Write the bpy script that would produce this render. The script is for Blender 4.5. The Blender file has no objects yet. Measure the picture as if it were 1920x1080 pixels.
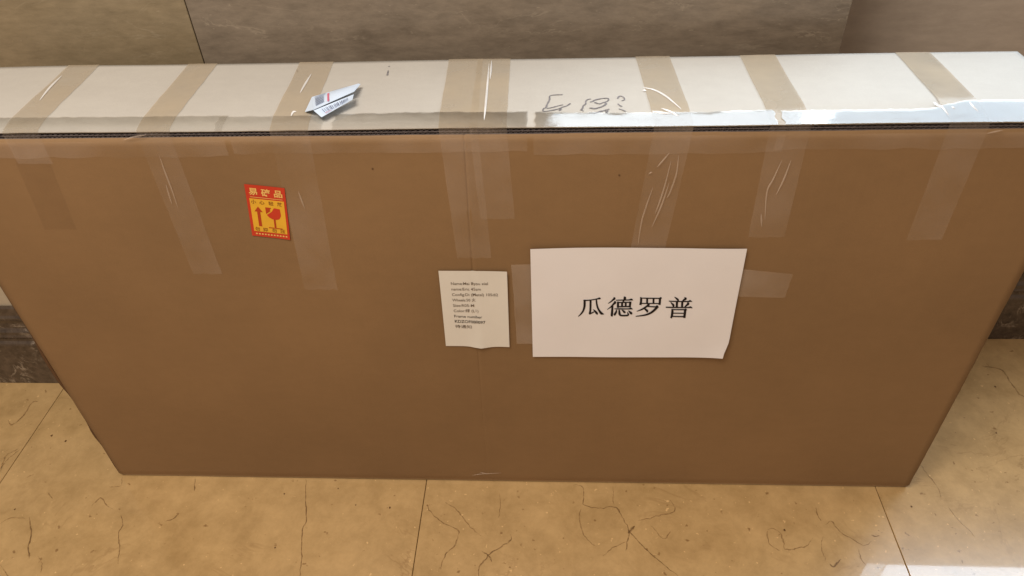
import bpy, math, random
from mathutils import Vector, Matrix, noise

random.seed(7)
scene = bpy.context.scene
col = scene.collection

# ------------------------------------------------------------------ camera
PITCH, YAW, ROLL = 0.705479534, -0.0717316642, -0.0455252424
CAM = Vector((0.843633067, -0.823649460, 1.19279586))
FPX = 1378.67                                   # focal length for a 1920 px wide frame
_fw = Vector((math.sin(YAW) * math.cos(PITCH), math.cos(YAW) * math.cos(PITCH), -math.sin(PITCH)))
_r0 = Vector((math.cos(YAW), -math.sin(YAW), 0))
_u0 = _r0.cross(_fw)
_rt = _r0 * math.cos(ROLL) + _u0 * math.sin(ROLL)
_up = -_r0 * math.sin(ROLL) + _u0 * math.cos(ROLL)
cd = bpy.data.cameras.new('camera')
cam = bpy.data.objects.new('camera', cd)
col.objects.link(cam)
cd.sensor_width = 36.0
cd.lens = FPX / 1920 * 36
cd.clip_start = 0.02
cd.clip_end = 100
M = Matrix((_rt, _up, -_fw)).transposed().to_4x4()
M.translation = CAM
cam.matrix_world = M
scene.camera = cam

# ------------------------------------------------------------------ light
w = bpy.data.worlds.new('World')
scene.world = w
w.use_nodes = True
bg = w.node_tree.nodes['Background']
bg.inputs[0].default_value = (1.0, 0.78, 0.62, 1)
bg.inputs[1].default_value = 0.40


def area(name, loc, target, sx, sy, color, power):
    d = bpy.data.lights.new(name, 'AREA')
    d.shape = 'RECTANGLE'
    d.size, d.size_y = sx, sy
    d.color = color
    d.energy = power
    o = bpy.data.objects.new(name, d)
    col.objects.link(o)
    o.location = loc
    o.rotation_euler = (Vector(target) - Vector(loc)).to_track_quat('-Z', 'Y').to_euler()
    return o


# daylight window in the wall above and to the right of the box, warm ceiling lamp in front
area('window_light', (2.34, 0.40, 1.22), (2.34, -0.9, 1.22), 0.92, 0.48, (0.66, 0.83, 1.0), 16)
area('window_light', (1.585, 0.40, 1.125), (1.585, -0.9, 1.125), 0.58, 0.30, (0.70, 0.86, 1.0), 3.1)
area('window_light', (1.08, 0.25, 1.08), (1.08, -0.9, 1.08), 0.46, 0.21, (0.80, 0.91, 1.0), 2.1)
area('ceiling_lamp_light', (0.20, -0.80, 2.30), (0.35, 0.0, 0.6), 1.0, 0.6, (1.0, 0.92, 0.82), 30)

scene.view_settings.view_transform = 'Standard'
scene.view_settings.look = 'None'
scene.view_settings.gamma = 1
scene.view_settings.exposure = 0.10
scene.view_settings.use_curve_mapping = False
scene.cycles.max_bounces = 8
scene.cycles.transparent_max_bounces = 16
scene.cycles.use_denoising = True


def ray(px, py):
    return _rt * ((px - 960) / FPX) - _up * ((py - 540) / FPX) + _fw


def on(px, py, axis, val):
    """point of the plane axis=val that was measured at photo pixel px,py"""
    d = ray(px, py)
    return CAM + d * ((val - CAM[axis]) / d[axis])


# ------------------------------------------------------------------ node helpers
def new_mat(name):
    m = bpy.data.materials.new(name)
    m.use_nodes = True
    nt = m.node_tree
    b = nt.nodes['Principled BSDF']
    return m, nt, b


def N(nt, t, **kw):
    n = nt.nodes.new(t)
    for k, v in kw.items():
        if k in n.inputs:
            n.inputs[k].default_value = v
        else:
            setattr(n, k, v)
    return n


def tex(nt, vec, scale, detail=4.0, rough=0.55, stretch=None, dist=0.0):
    if stretch:
        mp = N(nt, 'ShaderNodeMapping')
        mp.inputs['Scale'].default_value = stretch
        nt.links.new(vec, mp.inputs[0])
        vec = mp.outputs[0]
    n = N(nt, 'ShaderNodeTexNoise')
    n.inputs['Scale'].default_value = scale
    n.inputs['Detail'].default_value = detail
    n.inputs['Roughness'].default_value = rough
    n.inputs['Distortion'].default_value = dist
    nt.links.new(vec, n.inputs['Vector'])
    return n.outputs['Fac']


def ramp(nt, fac, stops):
    r = N(nt, 'ShaderNodeValToRGB')
    e = r.color_ramp.elements
    while len(e) < len(stops):
        e.new(0.5)
    for el, (p, c) in zip(e, stops):
        el.position = p
        el.color = (*c, 1) if len(c) == 3 else c
    nt.links.new(fac, r.inputs[0])
    return r.outputs[0]


def mix(nt, fac, a, b, mode='MIX'):
    n = N(nt, 'ShaderNodeMix', data_type='RGBA', blend_type=mode)
    for sock, v in ((n.inputs[0], fac), (n.inputs[6], a), (n.inputs[7], b)):
        if isinstance(v, (int, float)):
            sock.default_value = v
        elif isinstance(v, tuple):
            sock.default_value = (*v, 1)
        else:
            nt.links.new(v, sock)
    return n.outputs[2]


def bump(nt, h, strength, dist, b):
    n = N(nt, 'ShaderNodeBump')
    n.inputs['Strength'].default_value = strength
    n.inputs['Distance'].default_value = dist
    nt.links.new(h, n.inputs['Height'])
    nt.links.new(n.outputs[0], b.inputs['Normal'])


def coords(nt):
    """object coordinates shifted by a random amount per object"""
    tc = N(nt, 'ShaderNodeTexCoord')
    oi = N(nt, 'ShaderNodeObjectInfo')
    mu = N(nt, 'ShaderNodeMath', operation='MULTIPLY')
    mu.inputs[1].default_value = 37.0
    nt.links.new(oi.outputs['Random'], mu.inputs[0])
    ad = N(nt, 'ShaderNodeVectorMath', operation='ADD')
    nt.links.new(tc.outputs['Object'], ad.inputs[0])
    nt.links.new(mu.outputs[0], ad.inputs[1])
    return ad.outputs[0]


def objcoords(nt):
    return N(nt, 'ShaderNodeTexCoord').outputs['Object']


# ------------------------------------------------------------------ materials
def mat_kraft(name, c, var=0.10):
    m, nt, b = new_mat(name)
    v = objcoords(nt)
    big = tex(nt, v, 3.2, 3, 0.5)
    fib = tex(nt, v, 60, 5, 0.65, (0.6, 1, 1))
    fine = tex(nt, v, 900, 2, 0.6)
    lo = tuple(x * (1 - var) for x in c)
    hi = tuple(x * (1 + var) for x in c)
    c1 = ramp(nt, big, [(0.3, lo), (0.7, hi)])
    c2 = mix(nt, 0.06, c1, ramp(nt, fib, [(0.3, (0.25, 0.25, 0.25)), (0.7, (0.75, 0.75, 0.75))]), 'OVERLAY')
    c3 = mix(nt, 0.08, c2, ramp(nt, fine, [(0.3, (0.2, 0.2, 0.2)), (0.7, (0.8, 0.8, 0.8))]), 'OVERLAY')
    nt.links.new(c3, b.inputs['Base Color'])
    b.inputs['Roughness'].default_value = 0.62
    b.inputs['Specular IOR Level'].default_value = 0.35
    wv = N(nt, 'ShaderNodeTexWave')
    wv.inputs['Scale'].default_value = 22.0
    wv.inputs['Distortion'].default_value = 1.5
    wv.inputs['Detail'].default_value = 2.0
    nt.links.new(v, wv.inputs['Vector'])
    ad = N(nt, 'ShaderNodeMath', operation='ADD')
    nt.links.new(wv.outputs['Fac'], ad.inputs[0])
    nt.links.new(fine, ad.inputs[1])
    bump(nt, ad.outputs[0], 0.06, 0.0012, b)
    return m


def mat_marble(name, base, alt, vein, scale=1.0, vein_amt=0.5, rough=0.2, spec=0.5, specks=0.3, coat=0.0, spread=0.022, stretch=None, mottle=0.45):
    m, nt, b = new_mat(name)
    v = coords(nt)
    if stretch:
        mp = N(nt, 'ShaderNodeMapping')
        mp.inputs['Scale'].default_value = stretch
        nt.links.new(v, mp.inputs[0])
        v = mp.outputs[0]
    n1 = tex(nt, v, 2.2 * scale, 7, 0.62, None, 0.25)
    n2 = tex(nt, v, 16 * scale, 7, 0.72, None, 0.15)
    c1 = ramp(nt, n1, [(0.32, base), (0.68, alt)])
    c2 = mix(nt, mottle, c1, ramp(nt, n2, [(0.3, tuple(x * 0.72 for x in base)), (0.7, tuple(min(1, x * 1.12) for x in alt))]))
    # thin broken veins along warped noise isolines
    n3 = tex(nt, v, 3.4 * scale, 5, 0.62, None, 1.5)
    vm = ramp(nt, n3, [(0.5 - spread, (0, 0, 0)), (0.5, (1, 1, 1)), (0.5 + spread, (0, 0, 0))])
    gate = ramp(nt, tex(nt, v, 5.0 * scale, 3, 0.6), [(0.5, (0, 0, 0)), (0.66, (1, 1, 1))])
    vg = N(nt, 'ShaderNodeMath', operation='MULTIPLY')
    nt.links.new(vm, vg.inputs[0])
    nt.links.new(gate, vg.inputs[1])
    va = N(nt, 'ShaderNodeMath', operation='MULTIPLY')
    nt.links.new(vg.outputs[0], va.inputs[0])
    va.inputs[1].default_value = vein_amt
    c3 = mix(nt, va.outputs[0], c2, vein)
    # fossil specks
    n4 = tex(nt, v, 120 * scale, 2, 0.5)
    sp = ramp(nt, n4, [(0.70, (0, 0, 0)), (0.76, (1, 1, 1))])
    sm = N(nt, 'ShaderNodeMath', operation='MULTIPLY')
    nt.links.new(sp, sm.inputs[0])
    sm.inputs[1].default_value = specks
    c4 = mix(nt, sm.outputs[0], c3, tuple(min(1, x * 1.5) for x in alt))
    n5 = tex(nt, v, 70 * scale, 2, 0.5)
    sp2 = ramp(nt, n5, [(0.24, (1, 1, 1)), (0.30, (0, 0, 0))])
    sm2 = N(nt, 'ShaderNodeMath', operation='MULTIPLY')
    nt.links.new(sp2, sm2.inputs[0])
    sm2.inputs[1].default_value = specks * 1.4
    c5 = mix(nt, sm2.outputs[0], c4, vein)
    nt.links.new(c5, b.inputs['Base Color'])
    b.inputs['Roughness'].default_value = rough
    b.inputs['Specular IOR Level'].default_value = spec
    b.inputs['Coat Weight'].default_value = coat
    b.inputs['Coat Roughness'].default_value = 0.035
    bump(nt, n2, 0.05, 0.004, b)
    return m


def mat_flat(name, c, rough=0.6, spec=0.4, var=0.0, vs=30):
    m, nt, b = new_mat(name)
    if var:
        v = objcoords(nt)
        n = tex(nt, v, vs, 4, 0.6)
        cc = ramp(nt, n, [(0.3, tuple(x * (1 - var) for x in c)), (0.7, tuple(min(1, x * (1 + var)) for x in c))])
        nt.links.new(cc, b.inputs['Base Color'])
    else:
        b.inputs['Base Color'].default_value = (*c, 1)
    b.inputs['Roughness'].default_value = rough
    b.inputs['Specular IOR Level'].default_value = spec
    return m


def mat_tape(name, tint, cover, rough=0.14, ior=1.55, wrinkle=0.25, gscale=60, gloss=None, patch=0.25):
    """clear parcel tape: film that lets most of the board show through under a glossy face"""
    m, nt, b = new_mat(name)
    nt.nodes.remove(b)
    out = nt.nodes['Material Output']
    v = objcoords(nt)
    n = tex(nt, v, gscale, 4, 0.6, (1, 1, 0.35), 0.4)
    n2 = tex(nt, v, 14, 3, 0.5)
    bp = N(nt, 'ShaderNodeBump')
    bp.inputs['Strength'].default_value = wrinkle
    bp.inputs['Distance'].default_value = 0.003
    nt.links.new(n, bp.inputs['Height'])
    tr = N(nt, 'ShaderNodeBsdfTransparent')
    df = N(nt, 'ShaderNodeBsdfDiffuse')
    df.inputs['Color'].default_value = (*tint, 1)
    gl = N(nt, 'ShaderNodeBsdfGlossy')
    gl.inputs['Roughness'].default_value = rough
    nt.links.new(bp.outputs[0], gl.inputs['Normal'])
    cv = ramp(nt, n2, [(0.30, (cover * (1 - patch),) * 3), (0.70, (min(1, cover * (1 + patch)),) * 3)])
    a = N(nt, 'ShaderNodeMixShader')
    nt.links.new(cv, a.inputs[0])
    nt.links.new(tr.outputs[0], a.inputs[1])
    nt.links.new(df.outputs[0], a.inputs[2])
    fr = N(nt, 'ShaderNodeFresnel')
    fr.inputs['IOR'].default_value = ior
    nt.links.new(bp.outputs[0], fr.inputs['Normal'])
    s = N(nt, 'ShaderNodeMixShader')
    if gloss is None:
        nt.links.new(fr.outputs[0], s.inputs[0])
    else:
        s.inputs[0].default_value = gloss
    nt.links.new(a.outputs[0], s.inputs[1])
    nt.links.new(gl.outputs[0], s.inputs[2])
    nt.links.new(s.outputs[0], out.inputs['Surface'])
    return m


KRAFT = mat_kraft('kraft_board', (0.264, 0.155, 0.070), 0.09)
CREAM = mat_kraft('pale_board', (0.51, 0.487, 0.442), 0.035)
FLUTE = mat_flat('fluting_paper', (0.15, 0.125, 0.12), 0.85, 0.2, 0.3, 200)
SHADE_SCUFF = mat_kraft('shade_scuff_board', (0.12, 0.060, 0.026), 0.12)  # kraft darkened to paint shade on the left end; also base and scuffs
TAPE_TOP = mat_tape('tape_on_top', (0.60, 0.50, 0.365), 0.50, 0.22, 1.4, 0.15)
TAPE_FRONT = mat_tape('tape_on_front', (0.80, 0.65, 0.53), 0.072, 0.22, 1.35, 0.7, 60, 0.035, 0.75)
TAPE_HOLD = mat_tape('tape_by_sheet', (0.80, 0.66, 0.54), 0.15, 0.22, 1.35, 0.9, 60, 0.04, 0.5)
TAPE_DARK = mat_tape('dark_tape', (0.24, 0.13, 0.06), 0.08, 0.4, 1.15, 0.2, 60, 0.01)  # browner film for one darker strip on the front
TAPE_EDGE = mat_tape('edge_tape', (0.60, 0.52, 0.40), 0.10, 0.13, 2.0, 0.09, 40)
CREASE_GLINT = mat_tape('tape_crease', (0.95, 0.95, 0.95), 0.80, 0.15, 1.5, 0.1, 60, 0.15)  # near-white film colour paints the bright glints on the top creases
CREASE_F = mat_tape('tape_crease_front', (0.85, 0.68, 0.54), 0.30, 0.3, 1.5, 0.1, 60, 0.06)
PAPER = mat_flat('white_paper', (0.89, 0.86, 0.86), 0.6, 0.3, 0.015, 12)
PAPER_L = mat_flat('label_paper', (0.80, 0.76, 0.68), 0.55, 0.3, 0.02, 20)
PAPER_B = mat_flat('shipping_paper', (0.68, 0.81, 1.0), 0.45, 0.4, 0.02, 60)
INK = mat_flat('black_ink', (0.012, 0.008, 0.008), 0.6, 0.2)
INK_G = mat_flat('faded_ink', (0.17, 0.125, 0.09), 0.7, 0.2, 0.45, 260)
INK_S = mat_flat('serial_ink', (0.06, 0.045, 0.035), 0.7, 0.2, 0.3, 260)
INK_B = mat_flat('blue_grey_ink', (0.22, 0.26, 0.36), 0.6, 0.2)
PINK = mat_flat('pink_ink', (0.62, 0.16, 0.24), 0.6, 0.2)
PENCIL = mat_flat('marker_ink', (0.22, 0.21, 0.22), 0.7, 0.2, 0.4, 300)
RED = mat_flat('sticker_red', (0.62, 0.045, 0.018), 0.35, 0.5, 0.05, 40)
YEL = mat_flat('sticker_yellow', (0.86, 0.47, 0.035), 0.35, 0.5, 0.04, 40)
YELP = mat_flat('sticker_pale_yellow', (0.90, 0.55, 0.16), 0.4, 0.4)
BRN = mat_flat('sticker_brown', (0.30, 0.10, 0.012), 0.5, 0.4)
REDD = mat_flat('sticker_arrow_red', (0.50, 0.055, 0.012), 0.4, 0.4)
FLOOR = mat_marble('beige_floor_marble', (0.460, 0.290, 0.112), (0.65, 0.440, 0.205), (0.27, 0.15, 0.055), 1.0, 0.45, 0.26, 0.6, 0.6, 0.8, 0.02, None, 0.5)
GROUT = mat_flat('grout', (0.26, 0.165, 0.075), 0.9, 0.1, 0.2, 60)


def mat_vein(name, c, lo, hi):
    m, nt, b = new_mat(name)
    v = objcoords(nt)
    n = tex(nt, v, 95, 4, 0.7)
    b.inputs['Base Color'].default_value = (*c, 1)
    b.inputs['Roughness'].default_value = 0.35
    at = N(nt, 'ShaderNodeAttribute', attribute_name='core')
    mu = N(nt, 'ShaderNodeMath', operation='MULTIPLY')
    nt.links.new(ramp(nt, n, [(0.30, (lo,) * 3), (0.62, (hi,) * 3)]), mu.inputs[0])
    nt.links.new(at.outputs['Fac'], mu.inputs[1])
    nt.links.new(mu.outputs[0], b.inputs['Alpha'])
    return m


VEIN_D = mat_vein('dark_vein', (0.20, 0.107, 0.038), 0.05, 0.8)
PIT = mat_flat('dark_pit', (0.14, 0.07, 0.025), 0.5, 0.3)
VEIN_L = mat_vein('pale_vein', (0.30, 0.175, 0.068), 0.0, 0.65)
WALL_G = mat_marble('wall_marble_shade_tone', (0.150, 0.117, 0.084), (0.305, 0.246, 0.182), (0.42, 0.35, 0.26), 1.6, 0.5, 0.32, 0.45, 0.3, 0.0, 0.014, (0.8, 1, 2.6), 0.5)  # wall marble greyed and darkened, its shade painted into the colour
WALL_L = mat_marble('wall_marble_warm_light_tone', (0.215, 0.165, 0.095), (0.32, 0.25, 0.155), (0.40, 0.33, 0.23), 1.6, 0.45, 0.32, 0.45, 0.25, 0.0, 0.014, (0.8, 1, 2.6), 0.5)  # same wall marble, warm light on the left painted into the colour
WALL_R = mat_marble('wall_marble_recess_light_tone', (0.38, 0.325, 0.270), (0.45, 0.39, 0.33), (0.42, 0.36, 0.29), 1.6, 0.3, 0.32, 0.45, 0.2, 0.0, 0.014, (0.8, 1, 2.6), 0.4)  # same wall marble, colour raised to paint the brighter light in the recess
WALL_C = mat_marble('wall_marble_low_light_tone', (0.50, 0.42, 0.30), (0.56, 0.48, 0.36), (0.40, 0.32, 0.22), 1.3, 0.3, 0.35, 0.4, 0.2)  # same wall marble, lighter to paint the light low on the wall
SKIRT = mat_marble('dark_skirting_marble', (0.022, 0.014, 0.009), (0.15, 0.108, 0.076), (0.40, 0.33, 0.25), 3.6, 0.9, 0.2, 0.5, 0.2, 0.0, 0.03, None, 0.6)


# ------------------------------------------------------------------ object helpers
def wloc(o):
    v = Vector((0, 0, 0))
    while o is not None:
        v += o.location
        o = o.parent
    return v


def mk(name, verts, faces, mat, parent=None, smooth=False, label=None, kind=None, origin=None):
    """one mesh object; verts are world points"""
    off = wloc(parent)
    loc = Vector(origin) - off if origin is not None else Vector((0, 0, 0))
    me = bpy.data.meshes.new(name)
    me.from_pydata([tuple(Vector(v) - off - loc) for v in verts], [], faces)
    me.validate()
    me.materials.append(mat)
    if smooth:
        me.polygons.foreach_set('use_smooth', [True] * len(me.polygons))
    me.update()
    o = bpy.data.objects.new(name, me)
    col.objects.link(o)
    o.location = loc
    o.parent = parent
    if label:
        o['label'] = label
    if kind:
        o['kind'] = kind
    return o


def empty(name, loc, parent=None):
    o = bpy.data.objects.new(name, None)
    o.empty_display_size = 0.05
    col.objects.link(o)
    o.location = Vector(loc) - wloc(parent)
    o.parent = parent
    return o


def box_vf(x0, x1, y0, y1, z0, z1, bev=0.0):
    if bev <= 0:
        v = [(x, y, z) for z in (z0, z1) for y in (y0, y1) for x in (x0, x1)]
        f = [(0, 2, 3, 1), (4, 5, 7, 6), (0, 1, 5, 4), (2, 6, 7, 3), (0, 4, 6, 2), (1, 3, 7, 5)]
        return v, f
    v = []
    for ix in (0, 1):
        for iy in (0, 1):
            for iz in (0, 1):
                X, Y, Z = (x0, x1)[ix], (y0, y1)[iy], (z0, z1)[iz]
                sx, sy, sz = (bev, -bev)[ix], (bev, -bev)[iy], (bev, -bev)[iz]
                v += [(X, Y + sy, Z + sz), (X + sx, Y, Z + sz), (X + sx, Y + sy, Z)]
    import bmesh
    bm = bmesh.new()
    for p in v:
        bm.verts.new(p)
    bmesh.ops.convex_hull(bm, input=bm.verts)
    bm.verts.ensure_lookup_table()
    bm.verts.index_update()
    vv = [tuple(p.co) for p in bm.verts]
    ff = [tuple(q.index for q in f.verts) for f in bm.faces]
    bm.free()
    return vv, ff


def grid_faces(nu, nv):
    return [(j * nu + i, j * nu + i + 1, (j + 1) * nu + i + 1, (j + 1) * nu + i) for j in range(nv - 1) for i in range(nu - 1)]


def ribbon(pts, widths):
    """2D polyline -> ribbon verts (2 per point) and quads"""
    n = len(pts)
    L, R = [], []
    for i, p in enumerate(pts):
        a = Vector(pts[max(0, i - 1)])
        b = Vector(pts[min(n - 1, i + 1)])
        d = b - a
        d = d.normalized() if d.length > 1e-9 else Vector((1, 0))
        nn = Vector((-d.y, d.x)) * (widths[i] / 2)
        L.append(Vector(p) + nn)
        R.append(Vector(p) - nn)
    v = L + R
    f = [(i, i + 1, n + i + 1, n + i) for i in range(n - 1)]
    return v, f


def dens(pts, k):
    """Catmull-Rom through points of any dimension"""
    P = [Vector(p) for p in pts]
    if len(P) < 3:
        return [P[0].lerp(P[-1], t / k) for t in range(k + 1)]
    out = []
    for i in range(len(P) - 1):
        p0, p1, p2, p3 = P[max(0, i - 1)], P[i], P[i + 1], P[min(len(P) - 1, i + 2)]
        for t in range(k):
            s = t / k
            out.append(0.5 * ((2 * p1) + (p2 - p0) * s + (2 * p0 - 5 * p1 + 4 * p2 - p3) * s * s + (3 * p1 - p0 - 3 * p2 + p3) * s ** 3))
    out.append(P[-1])
    return out


# ------------------------------------------------------------------ floor
floor = mk('floor', *box_vf(-1.95, 3.15, -2.05, 0.55, -0.06, -0.0045), GROUT, kind='structure')
TS, GAP = 0.842, 0.0014
tile_mesh = None
tiles = {}
for cx in range(-2, 4):
    for cy in range(-2, 1):
        x0 = 0.603 + TS * (cx - 0)
        y0 = -0.30 + TS * cy
        c = Vector((x0 + TS / 2, y0 + TS / 2, -0.01))
        if tile_mesh is None:
            h = TS / 2 - GAP / 2
            o = mk('floor_tile', *box_vf(c.x - h, c.x + h, c.y - h, c.y + h, -0.02, 0.0, 0.0006), FLOOR, floor, origin=c)
            tile_mesh = o.data
        else:
            o = bpy.data.objects.new('floor_tile', tile_mesh)
            col.objects.link(o)
            o.parent = floor
            o.location = c
        tiles[(cx, cy)] = o


def vein(pts_px, o, s, width, mat):
    P = [on(o[0] + a / s, o[1] + b / s, 2, 0.0) for a, b in pts_px]
    P = dens([(p.x, p.y) for p in P], 6)
    Q = []
    for i, p in enumerate(P):
        j = noise.noise_vector((p.x * 160, p.y * 160, 3.1)) * 0.0022
        Q.append((p.x + j.x, p.y + j.y))
    n = len(Q)
    W = []
    for i, p in enumerate(Q):
        t = i / (n - 1)
        k = 0.45 + 0.9 * abs(noise.noise((p[0] * 70, p[1] * 70, 9.7)))
        W.append(width * k * (0.25 + 0.75 * min(1, 5 * t, 5 * (1 - t))))
    wide, _ = ribbon(Q, [x * 1.9 for x in W])
    core, _ = ribbon(Q, [x * 0.3 for x in W])
    V = []
    for i in range(n):
        for q in (wide[i], core[i], core[n + i], wide[n + i]):
            V.append((q.x, q.y, 0.00035))
    o = mk('vein', V, grid_faces(4, n), mat, floor)
    ca = o.data.color_attributes.new('core', 'FLOAT_COLOR', 'POINT')
    for i in range(n):
        for j, c in enumerate((0.0, 1.0, 1.0, 0.0)):
            ca.data[4 * i + j].color = (c, c, c, 1)


A, B_, C_, D_, E_ = ((700, 840), 2.743), ((0, 840), 2.743), ((1300, 800), 3.097), ((1680, 480), 2.348), ((0, 500), 2.57)
for (o, s), pts, wd, mt in [
    (A, [(1030, 190), (1075, 200), (1080, 260), (1085, 295), (1170, 310), (1245, 305), (1285, 365), (1310, 410), (1318, 430), (1400, 520), (1480, 590), (1570, 662), (1640, 720)], .0021, VEIN_D),
    (A, [(1312, 440), (1322, 425), (1345, 400)], .0042, VEIN_D),
    (A, [(1318, 436), (1308, 480), (1300, 528)], .0024, VEIN_D),
    (A, [(1304, 482), (1230, 515), (1180, 560)], .0022, VEIN_L),
    (A, [(275, 290), (300, 335), (350, 380), (430, 420), (440, 445)], .0024, VEIN_L),
    (A, [(370, 280), (430, 320), (490, 395), (555, 455)], .0024, VEIN_L),
    (A, [(705, 445), (707, 475), (670, 500), (600, 545), (575, 575), (545, 610), (540, 670)], .0026, VEIN_D),
    (A, [(560, 530), (600, 560), (610, 585)], .0026, VEIN_D),
    (A, [(1360, 375), (1410, 365), (1480, 345), (1550, 325), (1530, 270)], .0022, VEIN_L),
    (A, [(1430, 400), (1490, 465), (1530, 430)], .0022, VEIN_L),
    (A, [(1068, 310), (1060, 370), (1085, 450), (1140, 505)], .0020, VEIN_L),
    (A, [(435, 450), (420, 500), (370, 550), (345, 625)], .0024, VEIN_L),
    (A, [(362, 565), (378, 535)], .0024, VEIN_D),
    (A, [(648, 235), (652, 300), (646, 360)], .0016, VEIN_L),
    (A, [(1232, 198), (1235, 290)], .0014, VEIN_L),
    (B_, [(1575, 160), (1570, 270), (1577, 370), (1555, 420), (1550, 560), (1540, 680)], .0022, VEIN_D),
    (B_, [(1005, 156), (1000, 220)], .0024, VEIN_D),
    (B_, [(150, 355), (160, 440), (147, 510), (150, 570)], .0024, VEIN_D),
    (B_, [(625, 345), (630, 400), (610, 440), (615, 515), (605, 600)], .0022, VEIN_D),
    (B_, [(0, 388), (60, 360), (130, 362)], .0018, VEIN_L),
    (B_, [(850, 378), (890, 365), (918, 338)], .0020, VEIN_D),
    (B_, [(195, 555), (215, 590), (212, 640)], .0018, VEIN_L),
    (B_, [(0, 600), (40, 655), (70, 700)], .0018, VEIN_L),
    (B_, [(245, 225), (270, 262)], .0022, VEIN_D),
    (B_, [(470, 300), (500, 270), (520, 255), (545, 290), (580, 315)], .0022, VEIN_L),
    (B_, [(560, 200), (620, 195), (630, 150)], .0018, VEIN_L),
    (B_, [(0, 110), (40, 60), (100, 10)], .0030, VEIN_L),
    (C_, [(1318, 222), (1350, 265), (1410, 340), (1442, 412)], .0020, VEIN_L),
    (C_, [(1478, 465), (1540, 545), (1590, 590), (1635, 640)], .0018, VEIN_L),
    (C_, [(710, 470), (722, 515), (742, 548)], .0022, VEIN_D),
    (C_, [(768, 572), (800, 550), (850, 610), (920, 650), (990, 690), (1032, 668)], .0022, VEIN_L),
    (C_, [(430, 600), (460, 592), (500, 615), (522, 660), (525, 700), (540, 715), (590, 710), (660, 690), (692, 648)], .0024, VEIN_L),
    (C_, [(430, 610), (440, 680), (500, 720)], .0020, VEIN_L),
    (C_, [(1030, 630), (1055, 640), (1082, 634)], .0024, VEIN_D),
    (C_, [(790, 795), (810, 815), (855, 772)], .0030, VEIN_D),
    (C_, [(960, 712), (972, 765), (1000, 800)], .0020, VEIN_L),
    (C_, [(750, 640), (745, 710), (770, 780)], .0016, VEIN_L),
    (C_, [(1560, 775), (1561, 795)], .0024, VEIN_D),
    (D_, [(380, 486), (460, 500), (500, 550), (545, 610), (570, 622)], .0040, VEIN_L),
    (E_, [(40, 740), (60, 762), (120, 710), (150, 660), (182, 648)], .0040, VEIN_L),
    (E_, [(0, 990), (30, 912), (90, 878)], .0034, VEIN_L),
]:
    vein(pts, o, s, wd, mt)
for k, (a, b, r) in enumerate([(123, 827, 2.0), (97, 817, 1.8), (28, 955, 1.4), (1709, 950, 1.3), (1866, 725, 1.6), (1868, 812, 1.4), (1471, 994, 1.6), (533, 926, 1.2), (516, 1027, 1.2), (634, 916, 1.2), (667, 947, 1.0), (731, 952, 1.4)]):
    p = on(a, b, 2, 0)
    n = 7
    v = [(p.x + r * .0013 * math.cos(i * 6.283 / n) * random.uniform(.7, 1.2), p.y + r * .0016 * math.sin(i * 6.283 / n) * random.uniform(.7, 1.2), 0.0004) for i in range(n)]
    o = mk('pit', v, [tuple(range(n))], PIT, floor)

# ------------------------------------------------------------------ wall with a recess on the right
WY, RY, STEP = 0.262, 0.417, 1.272
WTOP = 1.09
wall = mk('wall', *box_vf(-1.2, STEP - 0.004, WY + 0.012, RY + 0.10, 0.0, WTOP), GROUT, kind='structure')
RTOP = 0.965
mk('wall_backing', *box_vf(STEP - 0.003, 3.2, RY + 0.012, RY + 0.10, 0.0, RTOP), GROUT, wall)
ZJ = 0.555  # added joint hidden by the carton, where the painted lighter row begins
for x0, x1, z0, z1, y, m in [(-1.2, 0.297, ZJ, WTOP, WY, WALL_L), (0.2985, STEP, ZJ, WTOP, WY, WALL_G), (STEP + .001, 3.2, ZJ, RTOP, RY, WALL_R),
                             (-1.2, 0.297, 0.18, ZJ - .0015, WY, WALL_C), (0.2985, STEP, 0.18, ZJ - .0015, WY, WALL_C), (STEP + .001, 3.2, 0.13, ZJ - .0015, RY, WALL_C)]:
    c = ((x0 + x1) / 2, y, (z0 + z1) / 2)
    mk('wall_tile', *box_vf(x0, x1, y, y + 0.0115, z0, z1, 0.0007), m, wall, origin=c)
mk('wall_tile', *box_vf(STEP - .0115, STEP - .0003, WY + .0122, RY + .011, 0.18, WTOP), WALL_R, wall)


def skirting(x0, x1, yw):
    # (distance in front of the wall, height)
    prof = [(0.0005, 0.217), (0.004, 0.217), (0.006, 0.212), (0.006, 0.194), (0.0075, 0.190), (0.010, 0.189), (0.010, 0.184),
            (0.0085, 0.181), (0.0065, 0.172), (0.0075, 0.160), (0.011, 0.153), (0.013, 0.152), (0.013, 0.144), (0.0145, 0.139),
            (0.0125, 0.133), (0.0125, 0.127), (0.017, 0.122), (0.018, 0.118), (0.018, 0.0005), (0.0005, 0.0005)]
    v = [(x0, yw - a, z) for a, z in prof] + [(x1, yw - a, z) for a, z in prof]
    n = len(prof)
    f = [(i, (i + 1) % n, n + (i + 1) % n, n + i) for i in range(n)] + [tuple(range(n))[::-1], tuple(range(n, 2 * n))]
    o = mk('skirting_board', v, f, SKIRT, wall)
    return o


skirting(-1.2, STEP + 0.017, WY - 0.0004)
skirting(STEP + .018, 3.2, RY - 0.0004)

# ------------------------------------------------------------------ the carton
L, W, H, ZE = 1.5, 0.194, 0.7415, 0.7515           # length, depth, top of front board, front edge of the top flap
carton = empty('cardboard_carton', (L / 2, W / 2, 0))
carton['label'] = 'long brown cardboard carton taped shut, standing on edge against the marble wall'
carton['category'] = 'carton'


def sm(t):
    t = max(0.0, min(1.0, t))
    return t * t * (3 - 2 * t)


def seam_x(z):
    return 0.7225 + 0.0100 * (z / 0.74) ** 1.5


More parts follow.
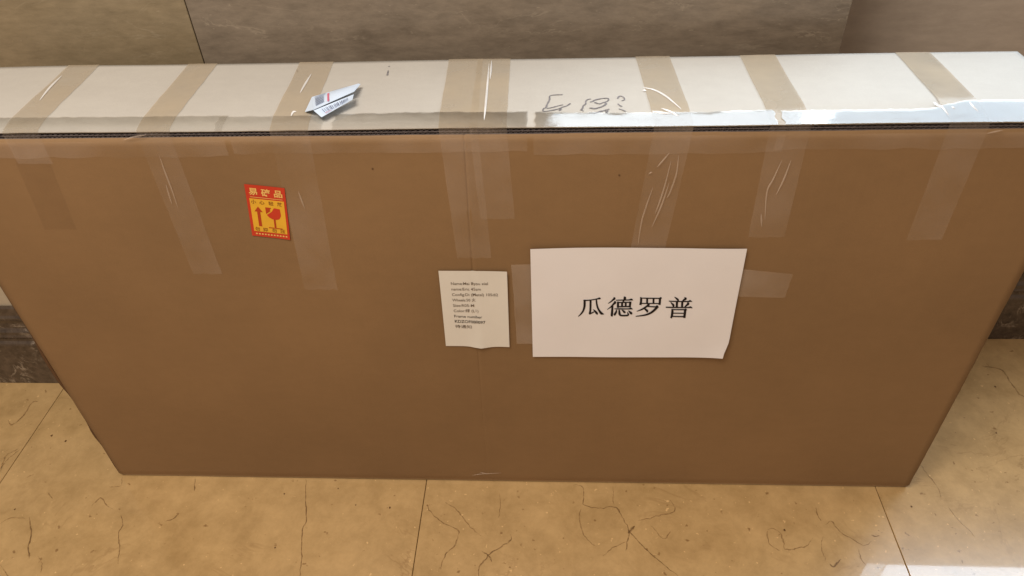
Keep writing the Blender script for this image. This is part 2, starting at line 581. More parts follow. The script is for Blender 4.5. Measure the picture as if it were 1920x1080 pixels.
def fy(x, z):
    """front face of the front board"""
    u = 0.0011 * math.sin(x * 5.3 + 1.0) * math.sin(z * 4.2 + .6) + 0.0013 * noise.noise((x * 5, 3.3, z * 5)) + 0.0003 * noise.noise((x * 22, 8.3, z * 22))
    edge = sm(x / 0.05) * sm((L - x) / 0.05) * sm(z / 0.03) * sm((H + .01 - z) / 0.03)
    d = x - seam_x(z)
    g = (0.25 + 0.75 * sm((z - .15) / .4))
    gr = 0.0012 * g * math.exp(-(d / 0.0011) ** 2) - 0.0005 * g * math.exp(-((d - 0.004) / 0.0025) ** 2)
    return u * edge + gr * edge


def droop(x):
    """(depth, slope) of the crushed front edge of the top flap: widens towards the right end"""
    t = sm((x - 1.10) / 0.36)
    return 0.030 + 0.016 * t, 0.11 + 0.06 * sm((x - .74) / .10) + 0.012 * noise.noise((x * 7, 1.7, 0))


def tz(x, y):
    d, k = droop(x)
    u = max(0.0, y / d)
    if u < .75:                                   # sloping band, then a soft knee
        r = u
    elif u < 1.25:
        r = u - (u - .75) ** 2
    else:
        r = 1.0
    lip = 0.0024 - 0.0021 * sm((x - .70) / .2)
    z = ZE + lip * (1 - math.exp(-max(y, 0) / 0.005)) + k * d * r
    if y > d * .9:                                # settle back to the common height
        z -= (k * d + lip - 0.0055) * sm((y - d * .9) / (W - d * .9))
    z += 0.0008 * noise.noise((x * 5, y * 14, 0.4)) * sm(y / 0.05) + 0.0005 * math.sin(x * 11)
    return z


# front board -------------------------------------------------------
NZ = 64
xs0 = [L * i / 130 for i in range(131)]
dl = [-.012, -.006, -.003, -.0016, -.0008, 0, .0008, .0016, .003, .006, .012]
cols = [x for x in xs0 if abs(x - .7275) > 0.022]
nleft = len([x for x in cols if x < .7275])
verts, nu = [], len(cols) + len(dl)
for j in range(NZ + 1):
    z = H * j / NZ
    xs = cols[:nleft] + [seam_x(z) + d for d in dl] + cols[nleft:]
    for x in xs:
        # slightly wavy cut ends
        xx = x
        if x <= 0:
            xx = -0.0012 * abs(noise.noise((z * 7, 2.2, 0))) + .0006 * noise.noise((z * 40, 2, 0))
        if x >= L:
            xx = L + 0.003 * noise.noise((z * 5, 7.2, 0)) + .0008 * noise.noise((z * 40, 2, 3))
        r = max(0.0, (z - (H - 0.003)) / 0.003)
        verts.append((xx, fy(min(max(x, 0), L), z) + 0.0012 * r * r + (0.0045 if j == 0 else 0), z + 0.001))
faces = grid_faces(nu, NZ + 1)
nb = len(verts)
# rolled top lip, back face and rim
top = [j for j in range(NZ * nu, (NZ + 1) * nu)]
verts += [(verts[i][0], 0.0068, H + 0.0008) for i in top]
faces += [(top[i], top[i + 1], nb + i + 1, nb + i) for i in range(nu - 1)]
nb2 = len(verts)
verts += [(0, 0.0068, 0.001), (L, 0.0068, 0.001)]
faces += [(nb, nb2, nb2 + 1, nb + nu - 1)]
lft = [j * nu for j in range(NZ + 1)]
rgt = [j * nu + nu - 1 for j in range(NZ + 1)]
faces += [tuple(lft + [nb, nb2]), tuple(rgt[::-1] + [nb2 + 1, nb + nu - 1])]
faces += [tuple([nb2] + [0 + i for i in range(nu)] + [nb2 + 1])]
mk('front_panel', verts, faces, KRAFT, carton, True)

# the other boards
mk('back_panel', *box_vf(0.004, L - .004, W - .007, W, 0.001, H, .001), KRAFT, carton)
mk('base_panel', *box_vf(0.01, L - .01, .0075, W - .0075, 0.001, 0.008), SHADE_SCUFF, carton)


def side_panel(x, sgn, prof, mat, name='side_panel'):
    """end board bowed outward; prof(z) gives how far"""
    n, m = 60, 7
    v = []
    for j in range(n + 1):
        z = 0.002 + (H - 0.006) * j / n
        for i in range(m):
            y = 0.0075 + (W - 0.015) * i / (m - 1)
            k = math.cos(0.5 * math.pi * i / (m - 1))
            v.append((x + sgn * prof(z) * max(k, 0), y, z))
    f = grid_faces(m, n + 1)
    k = len(v)
    v += [(p[0] - sgn * 0.006, p[1], p[2]) for p in v]
    f += [tuple(a + k for a in q[::-1]) for q in grid_faces(m, n + 1)]
    for i in range(m - 1):
        f += [(i, i + 1, k + i + 1, k + i), (n * m + i, n * m + i + 1, k + n * m + i + 1, k + n * m + i)]
    for j in range(n):
        f += [(j * m, (j + 1) * m, k + (j + 1) * m, k + j * m), (j * m + m - 1, (j + 1) * m + m - 1, k + (j + 1) * m + m - 1, k + j * m + m - 1)]
    mk(name, v, f, mat, carton, True)


def bow_left(z):
    b = 0.0125 + 0.0012 * noise.noise((z * 14, 5, 5))
    b += 0.0060 * sm((z - .22) / .05) * sm((.40 - z) / .10)
    b += 0.0038 * sm((z - .085) / .035) * sm((.165 - z) / .04)
    b += 0.0008 * sm((z - .005) / .02) * sm((.06 - z) / .03)
    return b


side_panel(0.004, -1, bow_left, SHADE_SCUFF)  # left end's shade is painted in through its dark board colour
side_panel(L - .004, 1, lambda z: 0.0006 + 0.010 * sm((z - .62) / .1), KRAFT)

# top flap -----------------------------------------------------------
NX, NY = 150, 34
ys = [W * (j / NY) ** 1.35 for j in range(NY + 1)]
XE = L - 0.012
v = []
for y in ys:
    for i in range(NX + 1):
        x = XE * i / NX
        yy = y
        if y == 0:
            yy = 0.0008 * noise.noise((x * 40, 0, 5)) + 0.0005
        if y == ys[-1]:
            yy = W + 0.0012 * noise.noise((x * 6, 4, 5))
        v.append((x, yy, tz(x, y)))
f = grid_faces(NX + 1, NY + 1)
k = len(v)
T = 0.0012
v += [(p[0], p[1], p[2] - T) for p in v]
f += [tuple(a + k for a in q[::-1]) for q in grid_faces(NX + 1, NY + 1)]
for i in range(NX):
    f += [(i, k + i, k + i + 1, i + 1), (NY * (NX + 1) + i, NY * (NX + 1) + i + 1, k + NY * (NX + 1) + i + 1, k + NY * (NX + 1) + i)]
for j in range(NY):
    a, b = j * (NX + 1), (j + 1) * (NX + 1)
    f += [(a, b, k + b, k + a), (a + NX, k + a + NX, k + b + NX, b + NX)]
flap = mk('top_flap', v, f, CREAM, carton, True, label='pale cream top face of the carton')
# tucked brown end flap that shows past the right end of the top
mk('end_flap', *box_vf(L - .030, L + .004, .010, W - .004, H - .001, H + .007, .002), KRAFT, carton)

# corrugated edge of the flap: two wavy plies between three liners
v, f = [], []


def slab(x0, x1, y0, y1, z0, z1):
    a, b = box_vf(x0, x1, y0, y1, z0, z1)
    k = len(v)
    v.extend(a)
    f.extend(tuple(q + k for q in t) for t in b)


for zc in (0.7424, 0.7462):
    slab(0.001, XE - .001, 0.0012, 0.0125, zc - .0003, zc + .0003)
slab(0.001, XE - .001, 0.0118, 0.0125, 0.7420, 0.7505)
for zc, ph, per in ((0.7443, 0, .0062), (0.7484, 1.3, .0071)):
    n = int(XE / per * 8)
    pts = []
    for i in range(n + 1):
        x = 0.001 + (XE - .002) * i / n
        a = 0.0014 * (1 + .3 * noise.noise((x * 30, zc * 100, 1)))
        z = zc + a * math.sin(x / per * 6.2832 + ph + 1.2 * noise.noise((x * 12, 3, zc * 50)))
        y = 0.0016 + 0.0008 * noise.noise((x * 60, 9, zc * 90))
        pts.append((x, y, z))
    k = len(v)
    for x, y, z in pts:
        v += [(x, y, z - .00022), (x, y, z + .00022), (x, .0118, z + .00022), (x, .0118, z - .00022)]
    for i in range(n):
        a, b = k + 4 * i, k + 4 * i + 4
        f += [(a, b, b + 1, a + 1), (a + 1, b + 1, b + 2, a + 2), (a + 3, b + 3, b, a)]
mk('corrugated_edge', v, f, FLUTE, carton, label='dark corrugated edge of the top flap')


# tape ---------------------------------------------------------------
def surf(x, s, off):
    """point on the carton skin: s>0 on top (y=s), s<0 down the front (z = edge + s)"""
    xx = min(max(x, 0), XE)
    if s >= 0:
        return (x, s - (off if s < .002 else 0), tz(xx, s) + off)
    z = ZE + s
    return (x, min(0.0, fy(min(max(x, 0), L), z)) - off if z > H - .006 else fy(min(max(x, 0), L), z) - off, z)


def strip(name, top_line, width, s0, s1, mat, off, nseg=60, nw=7, jag=0.0, wr=0.0, label=None, wfun=None):
    """transverse strip whose centre line is top_line(s); runs from s1 (top) to s0 (front, negative)"""
    v = []
    for j in range(nseg + 1):
        s = s1 + (s0 - s1) * j / nseg
        cx = top_line(s)
        ww = width * (wfun(s) if wfun else 1)
        for i in range(nw):
            t = i / (nw - 1) - .5
            x = cx + ww * t
            if i in (0, nw - 1):
                x += 0.0006 * noise.noise((s * 50, cx, i))
            ss = s
            if j == nseg:
                ss = s + jag * noise.noise((x * 160, 5, cx)) + jag * .3 * noise.noise((x * 500, 5, cx))
            if j == 0:
                ss = s - 0.0
            p = surf(x, ss, off)
            q = wr * abs(noise.noise((x * 60, s * 9 + cx * 7, 1.0))) ** 1.5
            if ss < -0.012:
                p = (p[0], p[1] - q, p[2])
            elif ss > 0.01:
                p = (p[0], p[1], p[2] + q)
            v.append(p)
    return mk(name, v, [q[::-1] for q in grid_faces(nw, nseg + 1)], mat, carton, True, label)


def lerpline(pts):
    def fn(s):
        for (s0, x0), (s1, x1) in zip(pts, pts[1:]):
            if s0 >= s >= s1:
                return x0 + (x1 - x0) * (s0 - s) / (s0 - s1 + 1e-9)
        return pts[-1][1] if s < pts[-1][0] else pts[0][1]
    return fn


tape_specs = [   # centre x at back of top, at front of top, low on the front; width; how far down
    (0.149, 0.158, 0.158, 0.048, -0.045, TAPE_FRONT),
    (0.330, 0.334, 0.333, 0.044, -0.235, TAPE_FRONT),
    (0.500, 0.511, 0.498, 0.050, -0.265, TAPE_FRONT),
    (0.719, 0.726, 0.7325, 0.049, -0.205, TAPE_FRONT),
    (0.760, 0.7635, 0.769, 0.047, -0.138, TAPE_FRONT),
    (0.986, 0.993, 0.977, 0.048, -0.188, TAPE_FRONT),
    (1.133, 1.134, 1.136, 0.049, -0.170, TAPE_FRONT),
    (1.346, 1.345, 1.347, 0.047, -0.1745, TAPE_FRONT),
]
for k, (xb, xf, xl, wd, dn, mt) in enumerate(tape_specs):
    strip('tape_strip', lerpline([(W, xb), (0, xf)]), wd, 0.0, W + (.0015 if k == 5 else 0), TAPE_TOP, 0.0007, 40, 7, wr=0.0008)
    strip('tape_strip', lerpline([(0.0, xf), (dn, xl)]), wd, dn, -0.0002, mt, 0.0006, 50, 9, jag=0.002, wr=0.0011 if k in (5, 6) else 0.0004)
strip('tape_strip', lerpline([(-.03, .156), (-.152, .144)]), 0.047, -0.152, -0.040, TAPE_DARK, 0.0005, 20, 5, jag=.003)


def edge_tape(x0, x1, back, down, off, mat=None):
    """tape laid along the front edge, folded from the top over the corrugated edge onto the front"""
    n = max(8, int((x1 - x0) / 0.006))
    rows = []
    m_top = 9
    v = []
    for i in range(n + 1):
        x = x0 + (x1 - x0) * i / n
        b = back(x) + 0.0018 * noise.noise((x * 90, 1, x0)) + 0.0012 * noise.noise((x * 260, 2, x0))
        for j in range(m_top):
            s = b * (1 - j / (m_top - 1))
            xx = x
            if i in (0, n):
                xx += 0.003 * noise.noise((s * 120, x0, i))
            p = surf(xx, max(s, 0.0), off + 0.0003 * noise.noise((x * 55, s * 90, 2)))
            v.append(p)
    m = m_top
    f = grid_faces(m, n + 1)
    return mk('edge_tape', v, f, mat or TAPE_EDGE, carton, True)


edge_tape(0.002, 0.424, lambda x: .030, .022, .0011)
edge_tape(0.414, 0.552, lambda x: .027, .020, .0015)
edge_tape(0.566, 0.812, lambda x: .031, .022, .0011)
edge_tape(0.822, 1.118, lambda x: .030 - .004 * math.sin((x - .82) * 9), .024, .0011)
edge_tape(1.126, XE, lambda x: .025 + .017 * sm((x - 1.29) / .08), .022, .0015)

for x0, x1, dn in ((0.004, .424, .036), (.432, .812, .033), (.82, 1.13, .038), (1.12, XE, .034)):
    n = int((x1 - x0) / .006)
    v = []
    for i in range(n + 1):
        x = x0 + (x1 - x0) * i / n
        lo = dn + .0025 * noise.noise((x * 30, 7, x0))
        for j in range(6):
            s_ = -.0125 - (lo - .0125) * j / 5
            p = surf(x, s_, .0012 + .0004 * abs(noise.noise((x * 35, s_ * 60, 4))))
            v.append(p)
    mk('edge_tape', v, grid_faces(6, n + 1), TAPE_FRONT, carton, True)

# pieces of tape that hold the name sheet
def flat_tape(corners, off, name='tape_piece'):
    """quad of tape on the front board, corners (x,z) anticlockwise from lower left"""
    (a, b, c, d) = [Vector(q) for q in corners]
    n, m = 20, 8
    v = []
    for j in range(m + 1):
        for i in range(n + 1):
            p = a.lerp(b, i / n).lerp(d.lerp(c, i / n), j / m)
            if i in (0, n):
                p = p + Vector((0.0018 * noise.noise((p.y * 150, 2, p.x)), 0))
            v.append((p.x, fy(p.x, p.y) - off - .0006 * abs(noise.noise((p.x * 70, p.y * 50, 3))), p.y))
    return mk(name, v, grid_faces(n + 1, m + 1), TAPE_HOLD, carton, True)


flat_tape([(1.100, .474), (1.183, .472), (1.185, .517), (1.100, .527)], .0010)
flat_tape([(0.788, .376), (0.840, .376), (0.840, .536), (0.785, .534)], .0010)


# creases standing up in the film
def crease(pts_px, face, width, height, mat):
    if face == 'top':
        P = []
        for a, b in pts_px:
            q = on(a, b, 2, 0.757)
            q = on(a, b, 2, tz(min(q.x, XE), max(q.y, 0)))
            P.append((q.x, q.y))
    else:
        P = [(q.x, q.z) for q in (on(a, b, 1, 0.0) for a, b in pts_px)]
    P = dens(P, 6)
    n = len(P)
    Wd = [width * (0.15 + 0.85 * math.sin(math.pi * i / (n - 1))) for i in range(n)]
    rb, _ = ribbon(P, Wd)
    v = []
    for i in range(n):
        l, r, c = rb[i], rb[n + i], P[i]
        h = height * math.sin(math.pi * (0.05 + .9 * i / (n - 1)))
        for (q, e) in ((l, .0013), (c, .0013 + h), (r, .0013)):
            if face == 'top':
                v.append((q[0], q[1], tz(min(q[0], XE), max(q[1], 0)) + e))
            else:
                v.append((q[0], fy(q[0], q[1]) - e, q[1]))
    mk('tape_crease', v, grid_faces(3, n), mat, carton, True)


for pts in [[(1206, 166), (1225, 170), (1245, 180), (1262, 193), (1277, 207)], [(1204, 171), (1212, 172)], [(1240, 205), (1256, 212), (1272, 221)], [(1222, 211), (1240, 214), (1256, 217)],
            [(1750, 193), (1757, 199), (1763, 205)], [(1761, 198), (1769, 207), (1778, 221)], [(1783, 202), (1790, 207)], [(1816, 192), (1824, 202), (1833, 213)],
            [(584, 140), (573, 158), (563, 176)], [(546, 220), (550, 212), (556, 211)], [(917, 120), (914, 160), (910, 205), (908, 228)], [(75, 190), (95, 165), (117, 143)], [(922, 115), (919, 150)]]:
    crease(pts, 'top', .0030, .0016, CREASE_GLINT)
for pts in [[(300, 290), (310, 320), (322, 352), (334, 388)], [(312, 345), (318, 365), (323, 382)], [(1224, 350), (1212, 385), (1203, 415), (1196, 458)], [(1258, 300), (1247, 345), (1236, 380), (1228, 400)],
            [(1272, 290), (1268, 325), (1256, 360), (1250, 370)], [(1255, 340), (1240, 385), (1222, 425)], [(1255, 285), (1240, 303), (1232, 312)], [(1466, 300), (1450, 335), (1438, 360), (1434, 412)],
            [(1483, 300), (1470, 335), (1455, 365)], [(1427, 400), (1428, 425)], [(1216, 325), (1223, 321)], [(560, 358), (566, 375), (572, 390)], [(885, 890), (905, 887), (940, 885)], [(900, 884), (915, 887)],
            [(1850, 249), (1864, 246), (1880, 243)], [(232, 262), (252, 256), (275, 252)]]:
    crease(pts, 'front', .0024, .0012, CREASE_F)


# ------------------------------------------------------------------ paper and print
def sheet(name, corners, mat, off, lift, label, nx=16, nz=12, edge=None):
    """sheet on the front board; corners (x,z): upper left, upper right, lower right, lower left"""
    a, b, c, d = [Vector(q) for q in corners]

    def at(u, t, extra=0.0):
        p = a.lerp(b, u).lerp(d.lerp(c, u), t)
        if edge:
            p = p + Vector(edge(u, t))
        o = off + extra + lift(u, t)
        return (p.x, fy(p.x, p.y) * .6 - o, p.y)
    v = [at(i / nx, j / nz) for j in range(nz + 1) for i in range(nx + 1)]
    f = [q[::-1] for q in grid_faces(nx + 1, nz + 1)]
    k = len(v)
    v += [(p[0], p[1] + .00025, p[2]) for p in v]
    f += [tuple(q + k for q in t[::-1]) for t in f]
    o = mk(name, v, f, mat, carton, True, label)
    return o, at


def text2d(body, size, bold=0.0):
    cu = bpy.data.curves.new('txt', 'FONT')
    cu.body = body
    cu.size = size
    cu.offset = bold
    cu.resolution_u = 3
    o = bpy.data.objects.new('txt', cu)
    col.objects.link(o)
    dg = bpy.context.evaluated_depsgraph_get()
    me = bpy.data.meshes.new_from_object(o.evaluated_get(dg))
    v = [(p.co.x, p.co.y) for p in me.vertices]
    f = [tuple(p.vertices) for p in me.polygons]
    bpy.data.objects.remove(o)
    bpy.data.curves.remove(cu)
    bpy.data.meshes.remove(me)
    return v, f


def front_print(name, v2, f, parent, offy, mat):
    """v2 are (x,z) on the front; offy(x,z) gives y"""
    return mk(name, [(x, offy(x, z), z) for x, z in v2], f, mat, parent)


# name sheet (A4) ------------------------------------------------------
cs = [(0.8130, .5655), (1.1125, .5650), (1.1160, .3510), (0.8130, .3480)]
ns, ns_at = sheet('name_sheet', cs, PAPER, .0022,
                  lambda u, t: .0022 * (1 - u) ** 6 * (1 - t) ** 3 + .0040 * u ** 8 * t ** 5 + .0010 * abs(math.sin(u * 3.1)) * t ** 4 + .0006 * math.sin(u * 9) * (1 - t) ** 3 + .0012 * noise.noise((u * 3, t * 2.2, 4)) + .0012,
                  'white paper sheet printed with four large black Chinese characters', 30, 20,
                  lambda u, t: (-.0055 * u ** 14 * sm((t - .82) / .18), 0.0012 * math.sin(u * 5) * (1 - t) + .001 * math.sin(u * 4 + 1) * t))


def ns_y(x, z):
    u = (x - .813) / .301
    t = (.565 - z) / .2155
    return ns_at(u, t)[1] - .0004


glyphs = [((1075, 540), [  # gua
    [(797, 292, 6), (755, 284, 46), (700, 295, 30), (540, 322, 24), (330, 338, 30), (295, 328, 30)],
    [(318, 315, 44), (325, 400, 56), (318, 520, 52), (280, 640, 44), (210, 735, 32), (138, 800, 12)],
    [(497, 340, 50), (492, 600, 48), (474, 715, 50), (468, 742, 34)], [(465, 730, 30), (530, 702, 28), (605, 664, 24)],
    [(568, 602, 12), (620, 640, 36), (660, 690, 58), (685, 722, 46), (678, 750, 20)],
    [(665, 320, 34), (672, 420, 40), (700, 540, 44), (750, 640, 50), (812, 715, 60), (888, 738, 8)]]),
    ((1075, 540), [  # de
        [(1162, 262, 14), (1188, 290, 58), (1130, 345, 36), (1060, 400, 24), (1003, 434, 8)],
        [(1178, 378, 14), (1208, 405, 60), (1150, 465, 42), (1070, 545, 28), (973, 612, 8)],
        [(1130, 490, 48), (1122, 640, 54), (1110, 770, 58), (1096, 802, 40)],
        [(1228, 342, 18), (1400, 340, 26), (1600, 338, 28), (1680, 326, 46), (1728, 350, 6)],
        [(1460, 248, 26), (1490, 280, 66), (1465, 340, 42), (1425, 404, 28)],
        [(1285, 382, 40), (1290, 470, 54), (1284, 558, 48)], [(1270, 410, 26), (1450, 408, 26), (1650, 405, 26)],
        [(1652, 385, 54), (1638, 470, 54), (1630, 552, 48)], [(1410, 405, 50), (1405, 535, 50)], [(1515, 405, 46), (1512, 535, 46)],
        [(1280, 530, 28), (1640, 525, 30)], [(1184, 588, 16), (1300, 590, 28), (1580, 594, 26), (1660, 584, 42), (1718, 604, 6)],
        [(1248, 618, 22), (1235, 680, 44), (1192, 748, 52), (1168, 762, 30)],
        [(1325, 618, 30), (1330, 690, 52), (1336, 742, 54), (1375, 778, 40), (1450, 785, 36), (1550, 780, 38), (1588, 752, 42), (1556, 678, 10)],
        [(1396, 618, 12), (1440, 650, 40), (1480, 690, 56), (1490, 712, 26)],
        [(1585, 642, 10), (1630, 680, 44), (1670, 720, 62), (1680, 750, 30)]]),
    ((1185, 540), [  # luo
        [(240, 260, 22), (262, 300, 52), (258, 400, 52), (238, 484, 58)], [(240, 285, 22), (520, 290, 28), (790, 290, 28), (830, 278, 46), (860, 297, 6)],
        [(808, 290, 56), (802, 400, 54), (790, 478, 52)], [(438, 295, 48), (434, 440, 48)], [(622, 295, 46), (618, 440, 46)], [(250, 438, 24), (790, 438, 24)],
        [(445, 448, 34), (480, 474, 58), (410, 530, 42), (290, 605, 36), (133, 667, 10)], [(440, 525, 20), (600, 530, 28), (690, 530, 30), (725, 514, 48), (770, 547, 6)],
        [(735, 528, 58), (660, 610, 56), (540, 705, 48), (370, 770, 36), (106, 807, 18)], [(343, 566, 18), (390, 610, 46), (440, 652, 54), (424, 692, 20)]]),
    ((1185, 540), [  # pu
        [(1226, 250, 16), (1280, 290, 40), (1325, 328, 50), (1336, 374, 30)], [(1515, 260, 18), (1550, 297, 58), (1490, 340, 38), (1448, 378, 20)],
        [(1062, 368, 20), (1200, 375, 26), (1600, 380, 28), (1675, 364, 46), (1740, 388, 6)], [(1300, 375, 56), (1290, 548, 54)], [(1452, 375, 52), (1445, 552, 52)],
        [(1112, 398, 12), (1160, 445, 40), (1195, 492, 58), (1182, 534, 16)], [(1593, 412, 22), (1625, 442, 56), (1560, 500, 36), (1503, 553, 14)],
        [(975, 542, 26), (1200, 548, 28), (1600, 552, 26), (1690, 542, 42), (1744, 571, 6)],
        [(1155, 590, 36), (1165, 660, 56), (1150, 780, 54), (1122, 854, 42)], [(1160, 610, 24), (1500, 612, 28), (1550, 606, 42), (1590, 624, 6)],
        [(1535, 615, 58), (1525, 720, 58), (1505, 848, 62)], [(1180, 712, 22), (1500, 715, 22)], [(1160, 805, 26), (1510, 812, 28)]])]
for (ox, oy), strokes in glyphs:
    V, F = [], []
    for q, st in enumerate(strokes):
        D = dens([(a, b, c) for a, b, c in st], 5)
        rv, rf = ribbon([(p[0], p[1]) for p in D], [max(p[2] * 1.14 + 2, 3) for p in D])
        k = len(V)
        for p in rv:
            g = on(ox + p.x / 15.425, oy + p.y / 15.425, 1, -.0025)
            V.append((g.x, ns_y(g.x, g.z) - .00002 * q, g.z))
        F += [tuple(i + k for i in t) for t in rf]
    mk('character', V, F, INK, ns)

# frame details label ---------------------------------------------------
cs = [(0.6790, .5245), (0.7785, .5235), (0.7765, .3710), (0.6755, .3705)]
il, il_at = sheet('details_label', cs, PAPER_L, .0020,
                  lambda u, t: .0030 * math.exp(-((u - .53) / .12) ** 2) * t ** 4 + .0012 * u ** 6 + .0008 * (1 - t) ** 5,
                  'small white label printed with faint lines of bicycle details', 18, 18,
                  lambda u, t: (0, -.0022 * math.exp(-((u - .58) / .16) ** 2) * t ** 6 - .0010 * u * t))


def il_y(x, z):
    return il_at((x - .679) / .099, (.524 - z) / .153)[1] - .0003


rows = ['Name:Mai Byou xiel', 'name:Eric 45cm', 'Config:Di (Metal) 105di2', 'Wheels:50 火', 'Size:R05-M', 'Color:绿 (L1)', 'Frame number', 'KDZOF000097', '待通知']
for i, body in enumerate(rows):
    v, f = text2d(body, .0075 if i != 7 else .0080, .00004 if i != 7 else .0001)
    z0 = .4975 - .01085 * i
    x0 = .6945 - .0001 * i
    wd = max(p[0] for p in v)
    want = [.055, .044, .069, .035, .032, .038, .043, .0475, .026][i]
    k = want / wd
    front_print('text_line', [(x0 + p[0] * k, z0 + p[1] - .04 * (p[0] * k) * (i > 5)) for p in v], f, il, il_y, INK_S if i in (6, 7) else INK_G)

# fragile sticker --------------------------------------------------------
SO, SW, SH = Vector((.4322, .6735)), .0535, .0865
th = math.radians(-8.0)
ux, uz = Vector((math.cos(th), math.sin(th))), Vector((math.sin(th), -math.cos(th)))


def st_p(u, t):
    p = SO + ux * (u * SW) + uz * (t * SH)
    return p


def st_y(off):
    return lambda x, z: fy(x, z) - off


st_root, st_at = sheet('fragile_sticker', [st_p(0, 0), st_p(1, 0), st_p(1, 1), st_p(0, 1)], RED, .0012,
                       lambda u, t: .0009 * (1 - u) ** 4 * (1 - t) ** 4 + .0008 * u ** 6 * t ** 4,
                       'red and yellow fragile sticker with arrow and broken glass symbol', 10, 12)


def st_poly(name, poly, mat, lvl, faces=None):
    V = []
    for u, t in poly:
        p = st_at(u, t)
        V.append((p[0], p[1] - .0002 * lvl - .0001, p[2]))
    mk(name, V, faces or [tuple(range(len(V)))], mat, st_root)


def st_text(body, u, t, size, mat, lvl, bold):
    v, f = text2d(body, size, bold)
    cx = (min(p[0] for p in v) + max(p[0] for p in v)) / 2
    cy = (min(p[1] for p in v) + max(p[1] for p in v)) / 2
    V = []
    for a, b in v:
        p = st_at(u + (a - cx) / SW, t - (b - cy) / SH)
        V.append((p[0], p[1] - .0002 * lvl - .0001, p[2]))
    mk('character', V, f, mat, st_root)


def st_grid(name, u0, u1, t0, t1, mat, lvl, n=8):
    st_poly(name, [(u0 + (u1 - u0) * i / n, t0 + (t1 - t0) * j / n) for j in range(n + 1) for i in range(n + 1)], mat, lvl, [q[::-1] for q in grid_faces(n + 1, n + 1)])


st_grid('yellow_panel', .075, .945, .255, .895, YEL, 1)
for c, u in zip('易碎品', (.19, .51, .82)):
    st_text(c, u, .125, .0125, YELP, 1, .00035)
st_grid('thin_line', .10, .92, .222, .232, YELP, 1, 6)
for c, u in zip('小心轻放', (.17, .38, .61, .83)):
    st_text(c, u, .315, .0070, BRN, 2, .00012)
for c, u in zip('勿摔勿压', (.17, .38, .61, .83)):
    st_text(c, u, .845, .0070, BRN, 2, .00012)
st_poly('arrow', [(.225, .50), (.225, .785), (.305, .785), (.305, .50), (.37, .50), (.265, .40), (.16, .50)], REDD, 2,
        [(0, 1, 2, 3), (4, 5, 6)])
st_poly('glass', [(.45, .40), (.60, .40), (.555, .445), (.575, .46), (.455, .53), (.45, .48)], REDD, 2)
st_poly('glass', [(.67, .40), (.82, .41), (.83, .54), (.78, .605), (.70, .625), (.60, .62), (.52, .59), (.465, .545), (.60, .475), (.625, .45)], RED, 2)
st_poly('glass_stem', [(.63, .62), (.63, .785), (.48, .785), (.48, .80), (.83, .80), (.83, .785), (.675, .785), (.675, .62)], REDD, 3, [(0, 1, 6, 7), (2, 3, 4, 5)])
for i in range(11):
    u = .11 + .078 * i
    st_grid('small_mark', u, u + .045, .93, .957, YELP, 1, 1)

# shipping label, folded and half peeled off the top ---------------------
def lp(px, py, lift):
    return on(px, py, 2, .757 + lift * .6)


PA, PB, PC, PD = lp(572, 210, .004), lp(585, 182, .003), lp(672, 157, .012), lp(664, 172, .018)
PF, PG, PH = lp(588, 206, .020), lp(603, 220, .012), lp(661, 187, .020)
PE = lp(615, 196, .021)
PT = lp(676, 158, .010)


def fold(quad, n=8, bulge=0.0):
    a, b, c, d = quad
    v = []
    for j in range(n + 1):
        for i in range(n + 1):
            p = a.lerp(b, i / n).lerp(d.lerp(c, i / n), j / n)
            v.append(p + Vector((0, 0, bulge * math.sin(math.pi * i / n) * math.sin(math.pi * j / n))))
    return v


def fold_at(quad, u, t, up, bulge=0.0):
    a, b, c, d = quad
    p = a.lerp(b, u).lerp(d.lerp(c, u), t)
    return p + Vector((0, 0, up + bulge * math.sin(math.pi * u) * math.sin(math.pi * t)))


Q1 = (PB, PC, PD, PF)           # upper leaf
Q2 = (PF + Vector((0, -.0006, -.0008)), PD + Vector((.0, -.004, -.002)), PH, PG)   # lower leaf
V = fold(Q1, 8, .003)
F = grid_faces(9, 9)
k = len(V)
V += fold(Q2, 8, -.0015)
F += [tuple(q + k for q in t) for t in grid_faces(9, 9)]
k = len(V)
V += [PB, PF, PA]
F += [(k, k + 1, k + 2)]
k = len(V)
V += [PC, PT, PD]
F += [(k, k + 1, k + 2)]
ship = mk('shipping_label', V, F, PAPER_B, carton, False, 'crumpled pale blue shipping label with barcode, peeling off the carton top')
md = ship.modifiers.new('thickness', 'SOLIDIFY')
md.thickness = .0003
md.offset = -1


def ship_bar(Q, u0, u1, t0, t1, mat, name, bulge):
    V = [fold_at(Q, u, t, .0016, bulge) + Vector((0, -.0005, 0)) for u, t in ((u0, t0), (u1, t0), (u1, t1), (u0, t1))]
    mk(name, V, [(3, 2, 1, 0)], mat, ship)


u = .16
while u < .86:
    wd = random.choice((.012, .018, .03))
    ship_bar(Q2, u, u + wd, .22, .72, INK_B, 'barcode_bar', -.0015)
    u += wd + random.choice((.014, .02, .034))
ship_bar(Q1, .34, .385, .34, .93, PINK, 'pink_stripe', .003)
for t in (.12, .19):
    ship_bar(Q1, .06, .30, t, t + .035, INK_B, 'print_line', .003)
for t in (.30, .42, .54, .66, .78):
    ship_bar(Q1, .06, .26, t, t + .05, INK_B, 'print_line', .003)
ship_bar(Q1, .45, .78, .14, .17, INK_B, 'print_line', .003)
ship_bar(Q2, .16, .34, .82, .88, PINK, 'print_line', -.0015)

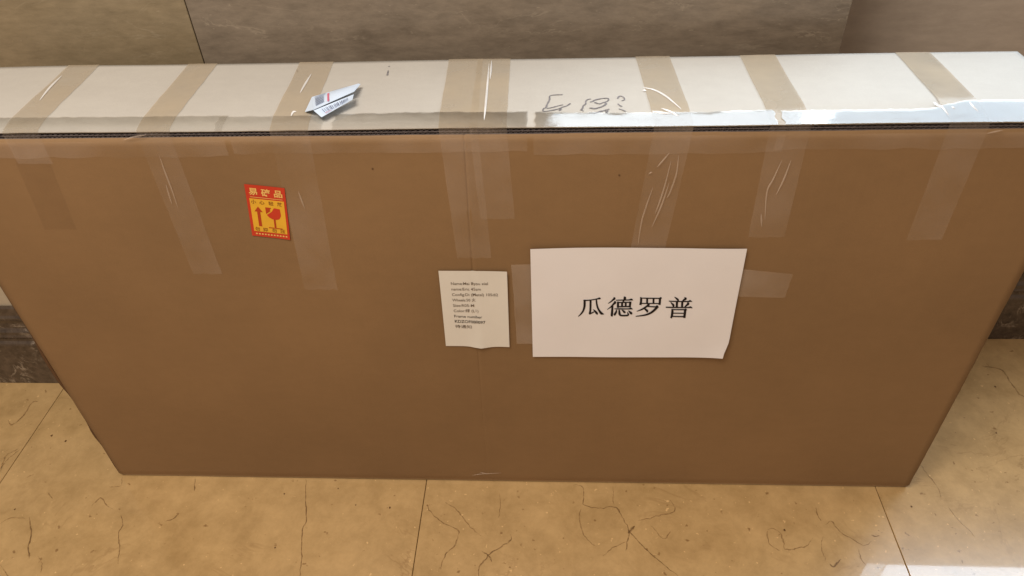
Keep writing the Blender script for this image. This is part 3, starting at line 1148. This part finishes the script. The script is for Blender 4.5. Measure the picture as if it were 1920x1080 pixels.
# marker scribble on the top ---------------------------------------------
for pts in [[(530, 165), (400, 170), (300, 190), (290, 260), (250, 340), (225, 400), (185, 420), (175, 465), (240, 462), (350, 445), (470, 415), (530, 385), (600, 365), (668, 320)],
            [(240, 415), (330, 400), (450, 365), (535, 345)], [(470, 455), (500, 420)], [(360, 510), (420, 515), (480, 515)],
            [(1040, 240), (985, 245), (945, 280), (940, 330), (900, 360), (885, 410), (860, 435), (905, 455)],
            [(1020, 295), (1070, 280), (1120, 255), (1230, 230), (1340, 228), (1355, 255), (1320, 285), (1250, 305), (1190, 325), (1100, 300)],
            [(1310, 310), (1290, 345), (1220, 380), (1120, 410), (1060, 405), (1010, 400)], [(1010, 480), (1090, 485), (1200, 462), (1290, 440), (1370, 420)], [(1300, 450), (1320, 480), (1345, 440)],
            [(1515, 235), (1540, 195), (1580, 185), (1630, 215), (1640, 250), (1590, 275)], [(1520, 325), (1555, 355), (1600, 375)], [(1540, 415), (1600, 432), (1665, 458)],
            ]:
    P = []
    for a, b in pts:
        q = on(1000 + a / 9.6, 160 + b / 9.6, 2, .7575)
        P.append((q.x, q.y))
    P = dens(P, 5)
    Wd = [.0027 * (.6 + .8 * abs(noise.noise((p[0] * 120, p[1] * 120, 4)))) for p in P]
    rb, rf = ribbon(P, Wd)
    mk('marker_stroke', [(p.x, p.y, tz(p.x, p.y) + .0006) for p in rb], rf, PENCIL, carton)
for pts in [[(556, 130), (558, 134)], [(728, 132), (726, 141)], [(729, 124), (730, 125)], [(699, 315), (698, 318)], [(1160, 327), (1162, 329)]]:
    (a, b), (c, d) = pts
    if b < 250:
        P = [on(a, b, 2, .7575), on(c, d, 2, .7575)]
        rb, rf = ribbon([(p.x, p.y) for p in P], [.0016, .0026])
        mk('scuff_mark', [(p.x, p.y, tz(p.x, p.y) + .0006) for p in rb], rf, PENCIL, carton)
    else:
        P = [on(a, b, 1, 0), on(c, d, 1, 0)]
        rb, rf = ribbon([(p.x, p.z) for p in P], [.0016, .0022])
        mk('scuff_mark', [(p.x, fy(p.x, p.y) - .0006, p.y) for p in rb], rf, SHADE_SCUFF, carton)
